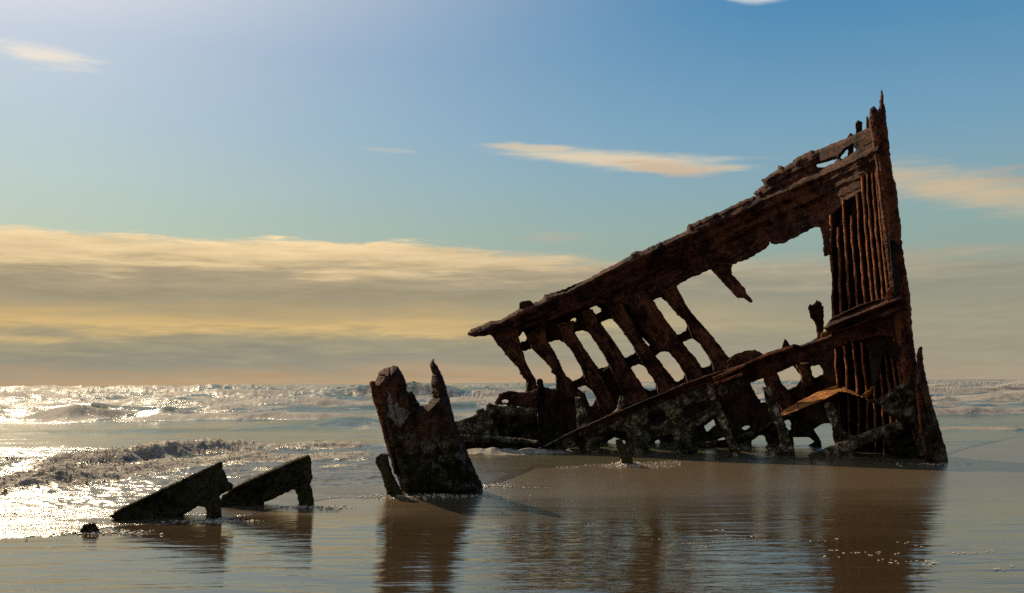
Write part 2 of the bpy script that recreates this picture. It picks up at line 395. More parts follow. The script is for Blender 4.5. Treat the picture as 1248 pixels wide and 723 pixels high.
def breaker(Yc, xs_, hs_, wf, wb, fo, seed, wob=1.0, var=0.5, fq=0.12, fr_ext=1.5, xin='u'):
    """one breaking crest: line Yc over columns, height hs_, steep front toward the beach"""
    global z, foam, green, chop
    yc = np.interp(U, xs_, Yc) + wob * fbm(X * fq, X * 0, 0, 4, seed)
    h = np.interp(U, xs_, hs_)
    h = h * (1.3 if np.min(Yc) > 40 else 1.0) * np.clip(1 - var * 0.5 + var * 1.1 * fbm(X * fq * 2.2, X * 0, 0, 4, seed + 3), 0, 2)
    dd = Y - yc
    wfl = wf * (1 + 0.35 * fbm(X * 1.2, Y * 1.2, 0, 3, seed + 5))
    pr = np.where(dd < 0, np.exp(-(dd / wfl) ** 2 * 1.2), np.exp(-(dd / wb) ** 2))
    z = z + h * pr
    hn = np.clip(h / np.maximum(np.max(hs_), 1e-3), 0, 1)
    brk = ss(fbm(X * fq * 4.1, Y * fq, 0, 4, seed + 7) + (fo - 0.5) * 1.5, -0.25, 0.35) * ss(hn, 0.12, 0.35)
    ff = brk * ss(dd, -wfl * fr_ext - 0.15, -wfl * 0.7) * (1 - ss(dd, wb * 0.1, wb * 1.1))
    foam = np.maximum(foam, ff)
    green = np.maximum(green, ss(hn, 0.2, 0.6) * np.exp(-((dd + wf * 0.5) / (wf * 0.8)) ** 2))
    chop = np.maximum(chop, ff * np.clip(h, 0, 0.5))
# shore break on the left: rolling foam then its thin leading crest
breaker([14.9, 16.1, 17.5, 20.0, 21.6, 22.0, 22], [-60, 60, 150, 250, 400, 480, 560], [.22, .25, .24, .20, .10, .06, 0], 0.9, 0.9, 0.97, 11, 0.35, 0.5, 0.5)
breaker([17.8, 18.9, 20.3, 23.0, 24.4, 25, 25], [-60, 60, 150, 250, 400, 520, 620], [.30, .32, .30, .26, .13, .07, 0], 0.7, 1.8, 0.62, 12, 0.4, 0.5, 0.4)
# swash pushed against the old hull
breaker([22.2, 22.2, 22.2, 22.4, 22.6, 22.6], [540, 570, 640, 690, 740, 800], [0, .14, .16, .08, .03, 0], 0.35, 0.6, 0.95, 13, 0.15, 0.5, 1.2)
breaker([31.5, 31.5, 30.5, 31], [1100, 1160, 1240, 1500], [.0, .08, .11, .1], 0.5, 1.0, 0.8, 14, 0.4, 0.4, 0.3)
breaker([37, 37, 38, 38], [250, 330, 440, 520], [0, .2, .34, 0], 2.0, 3.0, 0.12, 15, 0.6, 0.4, 0.1)
breaker([34, 34, 35], [-60, 200, 420], [.08, .1, .05], 1.2, 2.0, 0.15, 26, 0.6, 0.6, 0.1)
breaker([45, 46, 48, 50, 52, 56], [-200, 100, 300, 470, 640, 800], [.36, .40, .40, .36, .34, .2], 1.0, 1.6, 0.62, 16, 1.6, 1.1, 0.16)
breaker([44.5, 44.5, 45, 46], [1000, 1140, 1248, 1500], [.28, .48, .58, .5], 1.1, 2.5, 0.85, 17, 1.2, 0.9, 0.16)
breaker([54, 55, 58, 62], [-200, 200, 470, 700], [.4, .42, .42, .4], 1.6, 2.5, 0.5, 18, 2.5, 0.9, 0.06)
breaker([66, 70, 76, 70], [-200, 300, 700, 1500], [.62, .62, .6, .6], 2.2, 6.0, 0.72, 19, 4, 0.9, 0.05)
breaker([92, 90, 96, 88], [-200, 300, 700, 1500], [.7, .85, .8, .7], 3.0, 8.0, 0.50, 20, 6, 1.0, 0.035)
breaker([124, 124, 130, 115], [-200, 300, 700, 1500], [.9, .9, .9, .8], 4.0, 10.0, 0.52, 21, 9, 1.0, 0.028)
breaker([180, 176, 180, 160], [-200, 300, 700, 1500], [1, 1, 1, .9], 6.0, 15.0, 0.5, 22, 14, 1.1, 0.018)
breaker([270, 265, 270, 240], [-200, 300, 700, 1500], [1.1, 1.1, 1.1, 1], 9.0, 25.0, 0.5, 23, 24, 1.1, 0.012)
breaker([420, 420, 420, 400], [-200, 300, 700, 1500], [1.2, 1.2, 1.2, 1.1], 14.0, 40.0, 0.5, 24, 40, 1.1, 0.008)
breaker([700, 700, 700, 700], [-200, 300, 700, 1500], [1.2, 1.2, 1.2, 1.1], 30.0, 80.0, 0.5, 25, 60, 1.1, 0.005)
# confused sea of short crests outside the bar
n_a = fbm(X * 0.06, Y * 0.085, 0, 3, 61, 0.45); n_b = fbm(X * 0.15, Y * 0.20, 0, 3, 62, 0.5)
ra = np.clip(1 - np.abs(n_a) * 3.2, 0, 1) ** 2; rb = np.clip(1 - np.abs(n_b) * 3.0, 0, 1) ** 2 * (1 - ss(Y, 130, 260))
out = ss(Y, 50, 66)
z = z + (0.50 * ra * ss(Y, 60, 90) + 0.20 * rb) * out
foam = np.maximum(foam, out * ss(ra, 0.45, 0.9) * ss(n_b, -0.25, 0.15)); foam = np.maximum(foam, out * 0.8 * ss(rb, 0.6, 0.95) * ss(n_a, -0.1, 0.3))
green = np.maximum(green, out * ss(ra, 0.15, 0.5) * (1 - ss(ra, 0.6, 0.8)))
# drifting foam streaks behind the breakers
st = fbm(X * 0.11, Y * 0.30, 0, 6, 41, 0.62)
foam = np.maximum(foam, ss(st, 0.05, 0.35) * 0.8 * ss(Y, 46, 58))
st2 = fbm(X * 0.7, Y * 1.6, 0, 5, 43, 0.62)
foam = np.maximum(foam, ss(st2, 0.15, 0.5) * 0.6 * ss(d, 0.3, 3) * (1 - ss(Y, 24, 28)) * (U < 560))
foam = np.maximum(foam, 0.55 * (1 - ss(d, 0.0, 0.10)) * ss(fbm(X * 2, Y * 0, 0, 3, 45), -0.3, 0.4))
# lumpy foam
lump = 1 - np.abs(fbm(X * 1.1, Y * 2.0, 0, 6, 51, 0.6)) * 2.2
nearw = (Y < 30).astype(float)
z += chop * (lump - 0.5) * 0.34 * nearw
z += 0.09 * chop * fbm(X * 7, Y * 9, 0, 4, 53, 0.7) * nearw
z += 0.32 * chop * fbm(X * 0.6, Y * 0.5, 0, 3, 57, 0.5) * (1 - nearw) * (1 - ss(Y, 70, 130))
z += 0.04 * fbm(X * 2.2, Y * 4.0, 0, 4, 55, 0.6) * ss(d, 0.6, 2) * (1 - ss(Y, 23, 27)) * (U < 520)
z = np.maximum(z, 0.004 - 0.1 * ss(d, 0, 0.5) * 0)
z[:1] = -0.01
msea, q = new_mat('sea_water')
pos = q.n('ShaderNodeNewGeometry').outputs['Position']
fa = q.n('ShaderNodeAttribute', attribute_name='foam').outputs['Fac']
gr = q.n('ShaderNodeAttribute', attribute_name='green').outputs['Fac']
sx, sy, sz = q.n('ShaderNodeSeparateXYZ', {0: pos}).outputs
fn = q.noise(q.vscale(pos, (1, 1.4, 1)), 7, 7, 0.7); fn2 = q.noise(q.vscale(pos, (0.35, 0.8, 1)), 2.0, 6, 0.65)
fn3 = q.noise(q.vscale(pos, (1, 1.6, 1)), 0.9, 6, 0.7)
fm = q.m('ADD', q.m('ADD', fa, q.m('MULTIPLY', q.m('SUBTRACT', fn3, 0.5), q.m('MULTIPLY', q.sstep(sy, 30, 50), 2.0))), q.m('ADD', q.m('MULTIPLY', q.m('SUBTRACT', fn, 0.5), 2.0), q.m('MULTIPLY', q.m('SUBTRACT', fn2, 0.5), 1.6)))
farw = q.sstep(sy, 30, 42)
fmask = q.m('MULTIPLY', q.sstep(fm, q.m('SUBTRACT', 0.35, q.m('MULTIPLY', farw, 0.08)), q.m('SUBTRACT', 0.8, q.m('MULTIPLY', farw, 0.16))), q.sstep(fa, 0.02, 0.2))
shal = q.sstep(sy, 30, 15)
wcol = q.mix(shal, (0.085, 0.095, 0.052), (0.095, 0.072, 0.042))
wcol = q.mix(gr, wcol, (0.10, 0.13, 0.055))
fcol = q.mix(q.noise(pos, 3.0, 6, 0.7), (0.46, 0.38, 0.27), (0.95, 0.91, 0.84))
farw = q.sstep(sy, 30, 42)
fcol = q.mix(farw, fcol, (0.93, 0.90, 0.84))
fcol = q.mix(q.sstep(q.noise(pos, 16, 6, 0.75), 0.35, 0.6), q.mix(1.0, fcol, (0.60, 0.54, 0.44), 'MULTIPLY'), fcol)
fcol = q.mix(q.m('MULTIPLY', farw, 0.6), fcol, (0.93, 0.90, 0.84))
colr = q.mix(fmask, wcol, fcol)
rpa = q.noise(q.vscale(pos, (0.55, 2.0, 1)), 2.2, 6, 0.65, 0.3)
rpb = q.noise(q.vscale(pos, (0.45, 1.6, 1)), 9, 3, 0.55, 0.2)
rpc = q.noise(q.vscale(pos, (0.3, 0.8, 1)), 0.8, 5, 0.6, 0.2)
hh = q.m('ADD', q.m('MULTIPLY', rpa, 0.5), q.m('ADD', q.m('MULTIPLY', rpb, 0.22), q.m('MULTIPLY', rpc, q.sstep(sy, 25, 60))))
hh = q.m('ADD', hh, q.m('MULTIPLY', fn, q.m('MULTIPLY', fmask, 0.6)))
amp = q.m('ADD', 0.4, q.m('MULTIPLY', q.sstep(q.m('DIVIDE', sx, sy), -0.15, -0.55), 0.5))
amp = q.m('MULTIPLY', amp, q.m('ADD', 0.15, q.m('MULTIPLY', q.sstep(q.noise(q.vscale(pos, (0.25, 1.0, 1)), 1.1, 4, 0.65), 0.35, 0.65), 0.95)))
calm = q.m('MULTIPLY', q.sstep(sy, 24.0, 28.0), q.sstep(sy, 45.0, 40.0))
amp = q.m('MULTIPLY', amp, q.m('SUBTRACT', 1.0, q.m('MULTIPLY', calm, 0.68)))
amp = q.m('MULTIPLY', amp, q.m('SUBTRACT', 1.0, q.m('MULTIPLY', q.sstep(sy, 40, 50), 0.3)))
bn = q.n('ShaderNodeBump', {'Strength': amp, 'Distance': 0.14, 'Height': hh})
rgh = q.m('ADD', 0.17, q.m('MULTIPLY', fmask, 0.5))
p = q.n('ShaderNodeBsdfPrincipled', {'Base Color': colr, 'Roughness': rgh, 'IOR': 1.34, 'Specular Tint': (1, 0.93, 0.74, 1), 'Normal': bn.outputs[0]})
tr = q.n('ShaderNodeBsdfTranslucent', {'Color': colr, 'Normal': bn.outputs[0]})   # froth and thin wave crests let the sun through
mx = q.n('ShaderNodeMixShader', {0: q.m('MULTIPLY', q.m('MAXIMUM', fmask, q.m('MULTIPLY', gr, 0.4)), q.m('ADD', 0.5, q.m('MULTIPLY', q.sstep(sy, 35, 45), 0.15))), 1: p.outputs[0], 2: tr.outputs[0]})
q.n('ShaderNodeOutputMaterial', {'Surface': mx.outputs[0]})
sea = grid_mesh('sea', X, Y, z, msea); tag(sea, kind='structure')
attr(sea, 'foam', foam); attr(sea, 'green', green)
# open sea out to the horizon, beyond the modelled surf
far = np.array([[-20000, 8700, -0.3], [20000, 8700, -0.3], [20000, 16000, -0.3], [-20000, 16000, -0.3]], float)
so = add_mesh('open_sea', far, np.array([[0, 1, 2, 3]]), msea); tag(so, kind='structure')

# ------------------------------------------------------------------ the wreck
def stemx(py): return np.interp(py, [100, 130, 300, 420, 560], [1060, 1065, 1088, 1100, 1130])
def YF(px, py): return np.interp(stemx(py) - px, [-40, 0, 30, 75, 150, 250, 560], [19.7, 20.1, 20.9, 22.5, 24.2, 25.5, 26.4])
def YN(px, py): return np.interp(px, [560, 660, 800, 900, 1000, 1060, 1100, 1160], [22.6, 22.4, 21.7, 21.4, 20.9, 20.4, 19.9, 19.4])
def off(fn, o): return lambda x, y: fn(x, y) + o
wreck = thing('shipwreck', (3.0, 22.5, 0.0), 'huge rusted iron bow skeleton of a wrecked ship leaning up out of the wet sand', 'shipwreck')

strake = [(569,407.5),(573,401.5),(593,394),(597.5,391),(610,390),(633,376.5),(661.5,365),(663,359.5),(688.5,354),(715,341),(737,328.5),
 (766,313.3),(773,306.5),(781,306),(800.5,297.5),(836.5,281.5),(838,274.5),(880,256.5),(895,250),(900,246.5),(922.5,238.3),(916.7,236),
 (931.7,225),(927.5,219.7),(943,210),(949,206),(947,199.7),(955,204),(966.7,197.5),(966,195),(990,182.5),(991.5,185),(1033,167.5),(1060,155),
 (1072,160),(1080,225),(1062,228),(1045,237),(1030,248),(1012,264),(1011.7,310),(1005,313),(1003.7,311),(1003,290),(1000,278.5),(998,276.7),(993,277),(975,286.7),
 (955,296.7),(945,298.3),(940,297.5),(938,293),(937,299),(933.3,303.3),(910,316.7),(893,323),(880,330),(865,329),(838.3,340.8),(828,346),(815,356),(795,367),
 (770,372),(745,372),(728,370),(700,380),(665,394),(632,405),(597,409),(578,411)]
sh_h = [[(995,200.5),(997,203.5),(1003,204.5),(1016,199),(1022,194),(1016,195)],[(1023,192),(1027,188),(1031,184),(1040,178),(1044,183),(1034,190),(1026,194)]]
ux, uy = 0.907, -0.421
def strake_rel(x, y):
    v = (x - 569) * 0.421 + (y - 407) * 0.907      # px across the strake, growing downward
    s_ = (x - 569) * ux + (y - 407) * uy
    r = 0.07 * fbm(v / 4.2, s_ / 45, 0, 4, 71, 0.6) + 0.05 * fbm(x / 9, y / 9, 0, 4, 72) + 0.10 * ss(-v, -22, -14) + 0.10 * np.exp(-((v - 6) / 4) ** 2) - 0.10 * ss(v, 26, 34)
    return r
relief('sheer_strake', strake, rust, off(YF, -0.15), 0.17, wreck, sh_h, rel=strake_rel, rough=0.03, R=4)
relief('bollard', [(633.5,380),(633,369),(640,366.5),(647.5,366.5),(650,371),(648,378)], rust, off(YF, -0.2), 0.12, wreck, s=0.7)
relief('hatch_lip', [(663,361),(688,352),(714,341),(690,356),(672,364)], rust, off(YF, -0.3), 0.06, wreck, s=0.7)

holes = [[(632,410),(638.3,404),(641.7,411.7),(640,415),(633.3,417.5)],
 [(636.3,428.3),(648.3,425.3),(653.3,430),(661.7,438.3),(671.7,449),(671.3,453.3),(676.7,457.5),(678.3,476),(660,478),(654,470),(652.5,461.7),(646.7,453),(640.8,441.7),(638,433)],
 [(668.3,417),(681.7,414.7),(688.3,418.3),(698.3,430),(709,450),(710.8,456.7),(708,460),(698.3,464.7),(690,458.3),(683,445),(678.3,433.3)],
 [(694,391.7),(701.7,385.8),(702.5,390),(696.7,395)],
 [(699.7,405.3),(710,402),(716.7,405),(726.7,418.3),(741.7,441.7),(742.5,445),(730,450),(720,436.7)],
 [(719,376),(727.5,373),(733,376),(732.5,380),(725,384)],
 [(731.7,393.3),(743.3,388.7),(746.7,389),(759,404),(770,420),(775,429),(770,431.7),(761.7,436.7),(745,411.7)],
 [(782.5,411),(792.5,421),(790,423),(783,415)],
 [(768.3,447.5),(778.3,444),(785,446.7),(793.3,456.7),(799,468.3),(798.3,475),(791.7,476),(785,473.3),(775,458.3)],
 [(798.3,433.3),(806.7,428.7),(815,429),(823.3,438.3),(834,455),(833.3,460),(826.7,465),(823.3,465),(810,448)],
 [(794,367),(806,362.5),(816.7,373),(826.7,385),(834,390),(837.5,398),(835.8,403),(825,408),(813,391.7)],
 [(831.7,417.5),(844,412.5),(851.7,418.3),(861.7,431.7),(866.7,441.7),(865,446),(860,447.5),(855,448),(846.7,435),(836.7,425)],
 [(704,472.5),(713.3,469.7),(721,475),(726.7,485),(721.7,495),(719,496),(716,488),(713,480),(706.7,476.7)],
 [(946.7,454),(966.7,446),(976,458),(975,465),(970,471),(960,475),(953,466.7)],
 [(988,446.7),(998,445),(1004,453),(1003,457),(993,461),(990,458)],
 [(914,460),(930,458),(935,471),(929,473),(936,489),(928,491),(916,471.7)],
 [(991.7,523),(1001.7,517.5),(1011.7,515),(1016.7,525),(1020,560),(1003,560),(1001,537.5)],
 [(955,514),(960,511),(964,515),(964,524),(961,525)],
 [(916,536.7),(928,530),(932,533),(935,541),(937,552),(914,552)],
 [(903,522.5),(907.5,519.7),(916,519),(908,524)],
 [(858,519),(870,511),(871.7,516.7),(861.7,526.7)],
 [(871,537.5),(883,532.5),(885,537),(890,555),(870,555)],
 [(790,555),(793,543),(802.5,535),(808,546),(817.5,545),(823,555)],
 [(738,555),(740,538),(750,533),(762,538),(764,555)],
 [(966,533),(985,533),(992,538),(985,543),(968,543)]]
far_panel = [(628,400),(665,386),(730,358),(800,345),(826,347),(824,352),(836,372),(848,387),(868,410),(888,436),(910,426.7),(920,426.7),(930,432),(945,438),
 (1000,410),(1016,405),(1030,440),(1035,560),(700,560),(690,520),(655,500),(642,478),(640,440)]
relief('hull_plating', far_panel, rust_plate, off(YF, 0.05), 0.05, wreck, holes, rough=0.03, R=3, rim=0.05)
def rib_rel(x, y):   # rolled section: a standing rim along the slanting bar
    v = (x * 0.85 - y * 0.52)
    return 0.05 * fbm(v / 2.5, (x + y) / 40, 0, 3, 91)
ribs = [
 [(597,407),(632,400),(632,410),(634,418),(637,428),(641,442),(647,453),(653,462),(655,480),(640,478),(643,467),(638,460),(632.5,455),(631.7,448),(627,445),(617,433)],
 [(641,410),(665,392),(668,417),(678,433),(683,445),(690,458),(698,465),(704,482),(678,480),(677,458),(671,453),(672,449),(662,438),(653,430),(648,424)],
 [(680,395),(700,390),(700,405),(720,437),(730,450),(745,480),(757,505),(735,512),(722,475),(712,462),(711,456),(709,450),(698,430),(688,418)],
 [(708,380),(722,376),(731,393),(745,412),(762,437),(768,447),(775,458),(785,473),(792,486),(765,495),(750,465),(742,445),(727,418),(717,405)],
 [(738,370),(757,365),(770,390),(783,412),(790,422),(798,433),(810,448),(823,465),(826,472),(803,482),(799,468),(793,457),(785,447),(776,432),(770,420),(759,404),(747,389)],
 [(768,352),(792,360),(813,392),(825,408),(832,418),(837,425),(847,435),(855,448),(860,462),(838,468),(834,455),(823,438),(815,429),(800,428),(790,415),(780,400),(762,368)],
 [(806,355),(824,348),(837,372),(843,382),(848,387),(868,410),(888,436),(893,448),(870,455),(867,442),(862,432),(852,418),(844,412),(838,398),(834,390),(827,385),(817,373)],
 [(866.7,329),(870,320),(893,320),(891.3,328.3),(893,335),(908,351.7),(910,357.5),(918.3,367.5),(915,370),(906.7,363.3),(900,364.7)],
 [(928,455),(944,450),(950,463),(960,476),(975,500),(960,510),(945,490),(933,470)],
 [(968,442),(986,442),(990,458),(990,470),(976,475),(976,458)],
]
for k, r_ in enumerate(ribs):
    o = relief('rib', r_, rust_rib, off(YF, -0.22), 0.12, wreck, s=0.8, R=4, rel=rib_rel, rough=0.03, edge=0.9, rim=0.07)
    if k == 7: o['label'] = 'short broken rib hanging free under the strake'
# plates standing between the slanting ribs and the lower rail
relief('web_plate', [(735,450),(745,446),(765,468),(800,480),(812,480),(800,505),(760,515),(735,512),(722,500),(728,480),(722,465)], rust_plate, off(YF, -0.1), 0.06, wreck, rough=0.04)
relief('torn_plate', [(886,440),(892,434),(910,426.7),(914,429),(920,426.5),(927,429),(931,433),(934,440),(888,456)], rust, off(YF, -1.2), 0.06, wreck, s=0.7)
relief('broken_timber', [(985,374),(987,371),(990,372),(996,365.5),(1001,369),(1003,376),(1004.5,397),(1004,410),(996,414),(994.5,396),(993,393),(988,388),(986,381)], rust, lambda x, y: 22.6, 0.13, wreck, s=0.6, edge=1.2)
relief('iron_stub', [(953,424),(956,412.5),(960,416),(964,423)], rust, lambda x, y: 22.3, 0.06, wreck, s=0.6)

# ---- low plates at the aft end
LD = lambda o: (lambda x, y: 23.6 + o)
relief('aft_plate', [(655,474),(653.5,463),(657,461.5),(661.7,463),(663,472),(680,475),(697,477),(703,483),(706,512),(700,545),(655,545),(655,498),(641,492)], rust_plate, LD(0.0), 0.09, wreck, rough=0.04)
relief('torn_flange', [(602,492),(606,485),(609,479),(617,477),(640,478),(656,474),(657,500),(640,498),(614,493),(605,494)], rust, LD(-0.1), 0.10, wreck, [[(611,488),(620,487),(619,490.5),(612,491)]], s=0.7, edge=1.3)
relief('encrusted_flange', [(580,506),(580,501),(585,498),(588,497),(590,500),(592,501),(592,493),(596,491),(605,493),(640,497),(655,498),(655,508),(640,508),(620,507),(598,506),(590,506)], rust_crust, LD(-0.35), 0.14, wreck, s=0.7, edge=1.3)
relief('sunken_plate', [(556,514),(575,509),(580,504),(598,504),(655,506),(658,556),(556,556)], rust_dark, LD(0.2), 0.08, wreck)
relief('leaning_plate', [(550,515),(575,508),(585,503),(597,503),(606,522),(611,536),(560,533),(550,530)], rust_crust, LD(-0.45), 0.07, wreck, s=0.8)
relief('ledge', [(552,529),(600,531),(640,535),(657,537),(657,543),(600,540),(552,537)], rust_crust, LD(-0.75), 0.22, wreck, s=0.8)
relief('gusset', [(701,484),(707,484),(713,498),(722,517),(722,524),(703,528)], strut_m, lambda x, y: 22.7, 0.08, wreck, s=0.7)
relief('dark_bracket', [(703,480),(707,477),(713,480),(716,489),(722,500),(730,512),(722,518),(712,498)], rust_plate, lambda x, y: 23.2, 0.07, wreck, s=0.7)

# ---- near side: rail running down from the bow, plating and struts under it
rail_top = [(646,552),(667,541.7),(693,528),(721,516),(750,502.5),(763,498),(787,487.5),(807,480),(833,468),(862,457.5),(880,452),(908,444),(935,430),(968,420),(974,421),(1007,410),(1040,396),(1075,388),(1098,384)]
rail_bot = [(1098,412),(1073,409),(1040,417),(1012,427),(968,446),(917,466),(880,474),(862,470),(833,481),(807,491),(763,508),(723,527),(690,544),(668,556),(648,558)]
relief('rail', rail_top + rail_bot, rust, YN, 0.10, wreck, rough=0.03, R=3,
       rel=lambda x, y: 0.07 * np.exp(-((y - np.interp(x, [a for a, b in rail_top], [b for a, b in rail_top]) - 3) / 2.5) ** 2))
fl = [(a, b - 0.5) for a, b in rail_top[:-4]]; fl2 = [(a, b + 2.6) for a, b in rail_top[:-4]][::-1]
relief('rail_flange', fl + fl2, rust, off(YN, -0.12), 0.16, wreck, s=0.7, R=1.2, rough=0.012, edge=0.4, Tedge=0.8)
relief('rail_flange', [(868,460),(903,445),(935,431),(968,421),(968,424),(935,434.5),(903,449),(871,465)], rust_sunlit, off(YN, -0.3), 0.13, wreck, s=0.7, R=1.2, rough=0.01, edge=0.5, Tedge=0.8)
relief('rail_flange', [(870,466),(905,454),(905,458),(872,470)], rust_sunlit, off(YN, -0.42), 0.10, wreck, s=0.7, R=1.2, rough=0.01, edge=0.5, Tedge=0.8)
near = [(655,553),(690,541),(723,524),(763,505),(807,488),(862,467),(872,470),(900,463),(916,464),(914,471),(897,473),(884,484),(874,484),(876,500),(872,506),(858,512),(846,521),
        (846,532),(853,560),(828,562),(824,545),(820,531),(803,532),(793,542),(790,562),(764,562),(764,537),(763,528),(753,524),(737,530),(731,537),(731,548),(750,549),(750,562),(700,562),(655,562)]
nh = [[(793,505),(810,502),(812,512),(803,517.5),(792,516)], [(830,505),(837,497.5),(867,485),(869,490),(866,496.5),(842,509),(833,510)], [(684,550),(705,543),(712,560),(684,560)]]
def near_rel(x, y):
    return 0.10 * np.abs(fbm(x / 16, y / 22, 0, 4, 101, 0.6)) + 0.12 * np.exp(-((x - 832 + (y - 520) * 0.3) / 9) ** 2) + 0.10 * np.exp(-((x - 777) / 9) ** 2)
relief('lower_plating', near, rust_crust, off(YN, 0.05), 0.09, wreck, nh, s=0.8, R=5, rel=near_rel, rough=0.06, rfreq=4, edge=1.4)
relief('barnacled_patch', [(872,470),(898,462),(915,462),(914,471),(897,473),(882,485),(874,482)], rust_crust, off(YN, -0.15), 0.08, wreck, s=0.7, rough=0.04, rfreq=6)
relief('spike', [(744,505),(752,497),(755,481),(760,484),(763,498),(758,501)], strut_m, off(YN, 0.1), 0.08, wreck, s=0.6)
relief('strut', [(861,468),(871,466),(874,485),(880,498),(887,513),(893,532),(902.5,547),(904,562),(895,562),(887,543),(877,517),(868,495),(862,478)], strut_m, off(YN, -0.2), 0.11, wreck, s=0.7, rough=0.04)
relief('strut', [(929,473),(938,471),(942,478),(947,492),(953,508),(962,528),(967,543),(971,562),(936,562),(935,548),(938,544),(942.5,547),(948,548),(951,540),(947,523),(937,502),(932,483)], strut_m, lambda x, y: 21.0, 0.11, wreck, s=0.7, rough=0.04)
relief('strut', [(1004,494),(1007,490.5),(1012,490),(1020,502),(1025,517),(1032,527),(1042,532),(1040,540),(1018,546),(1016,537),(1014,520),(1007,503)], strut_m, lambda x, y: 21.3, 0.10, wreck, s=0.7, rough=0.04)
relief('cross_bar', [(838,520),(842,514),(860,506),(872,498),(875,505),(862,512),(845,522)], strut_m, off(YN, -0.25), 0.07, wreck, s=0.7)
relief('lower_beam', [(975,558),(1013,543),(1040,532),(1065,522.5),(1088,515),(1102,513),(1103,524),(1083,533),(1060,541),(1043,548),(1041,562),(975,562)], rust_crust, off(YN, 0.1), 0.14, wreck, s=0.8, rough=0.04)
relief('low_timber', [(846,540),(890,535),(930,520),(960,505),(962,510),(925,530),(890,545),(848,548)], rust_dark, lambda x, y: 23.8, 0.12, wreck, s=0.8)
# bent ochre plank: sloping sheet between rail and beam
def plankD(x, y): return 21.6 + (480 - y) * 0.0 + np.interp(x, [950, 1020, 1057], [0.2, 0.5, 0.0])
plank = [(951,503),(972,490),(1000,476),(1020,468),(1030,466),(1035,470),(1055,475),(1057,480),(1052,485),(1030,478),(1023,477.5),(1007,486),(960,505),(953,507)]
def sloped(x, y):   # top edge lies farther back than the lower edge
    yt = np.interp(x, [951,972,1000,1020,1030,1055], [503,490,476,468,466,475])
    return plankD(x, y) + 1.0 - 0.10 * (y - yt)
relief('ochre_plank', plank, yellow, sloped, 0.04, wreck, s=0.6, rough=0.03, edge=0.7)['label'] = 'bright ochre bent plank catching the sun'
relief('splinter', [(1050,482),(1060,474),(1070,464),(1072,467),(1064,477),(1056,486)], yellow, lambda x, y: 21.3, 0.04, wreck, s=0.6)
relief('pipe', [(1058,486.5),(1066,487),(1076,485),(1084,488),(1080,493),(1072,493),(1058,491)], strut_m, lambda x, y: 20.5, 0.09, wreck, s=0.6)

# ---- bow: plating, frames standing on it, stem
bowpl = [(1014,300),(1010,262),(1021,245),(1035,235),(1055,215),(1066,185),(1074,185),(1092,290),(1104,400),(1122,480),(1130,560),(1020,560),(1022,500),(1026,420),(1022,380)]
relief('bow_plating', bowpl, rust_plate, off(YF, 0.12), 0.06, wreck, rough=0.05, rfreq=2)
PX = {'y': [130, 280, 375, 470, 550]}
fr_x = [(1012,1013.5,1015,1021,1026),(1020,1021.5,1025,1033,1036),(1026,1029.5,1036,1045,1048),(1033,1038.5,1045,1056,1058),(1040,1047,1055,1066,1068),(1047,1055,1063.5,1075,1078),
        (1052,1061.5,1071,1084,1088),(1057,1068,1078,1092,1096),(1061,1074,1084,1098,1104)]
tops = [262, 277, 244, 263, 236, 215, 190, 175, 160]
for k, (fx, tp) in enumerate(zip(fr_x, tops)):
    yy = np.arange(tp, 556, 2.2)
    xx = np.interp(yy, PX['y'], fx) + 0.9 * fbm(yy / 45, k * 9.1, 0, 4, 200 + k)
    # web stands off the plating toward the hull's inside
    nrm = np.array([-0.93, -0.37, 0]); tan = np.array([0.37, -0.93, 0])
    basex = xx + 9.5 - k * 0.45
    D = YF(basex, yy) - 0.05
    B = unproj(basex, yy, D)
    tip_w = 0.22 - 0.012 * k
    wv = tip_w * (1 + 0.16 * fbm(yy / 14, k * 3.3, 0, 4, 230 + k)); tk = 0.035 * (1 + 0.4 * fbm(yy / 6, k * 5.7, 0, 4, 260 + k))
    def bar(name, prof, mat_, par):
        V = np.stack([B + nrm * (wv * a_)[:, None] + tan * (tk * b_)[:, None] * 0.8 for a_, b_ in prof], 1); n_, m_ = V.shape[:2]
        idx = np.arange(n_ * m_).reshape(n_, m_); nx_ = np.roll(idx, -1, 1)
        Fq = np.stack([idx[:-1].ravel(), nx_[:-1].ravel(), nx_[1:].ravel(), idx[1:].ravel()], -1)
        capA = np.array([[0, 1, 2, 3]])
        o_ = add_mesh(name, V.reshape(-1, 3), np.vstack([Fq, capA, capA[:, ::-1] + (n_ - 1) * m_]), mat_, par, smooth=False)
        return o_
    fo_ = bar('bow_frame', [(0, -0.5), (0.9, -0.5), (0.9, 0.5), (0, 0.5)], rust_shaded, wreck)
    fl_ = bar('sunlit_flange', [(0.905, -1.3), (1.03, -1.3), (1.03, 0.9), (0.905, 0.9)], rust_sunlit, wreck)  # sunlit edge put into the colour: brighter rust than the web
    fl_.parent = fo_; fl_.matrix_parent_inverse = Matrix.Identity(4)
for pts, dd in (([(1033,192),(1033,166),(1036,161.5),(1040,164),(1041,190)], 22.4), ([(1043,172),(1042.5,150),(1046,146),(1051,149),(1051,165),(1048,172)], 21.6), ([(1055,160),(1056,140),(1059,145),(1060,158)], 20.9)):
    relief('frame_head', pts, rust, (lambda v: (lambda x, y: v))(dd), 0.07, wreck, s=0.6, edge=0.5)
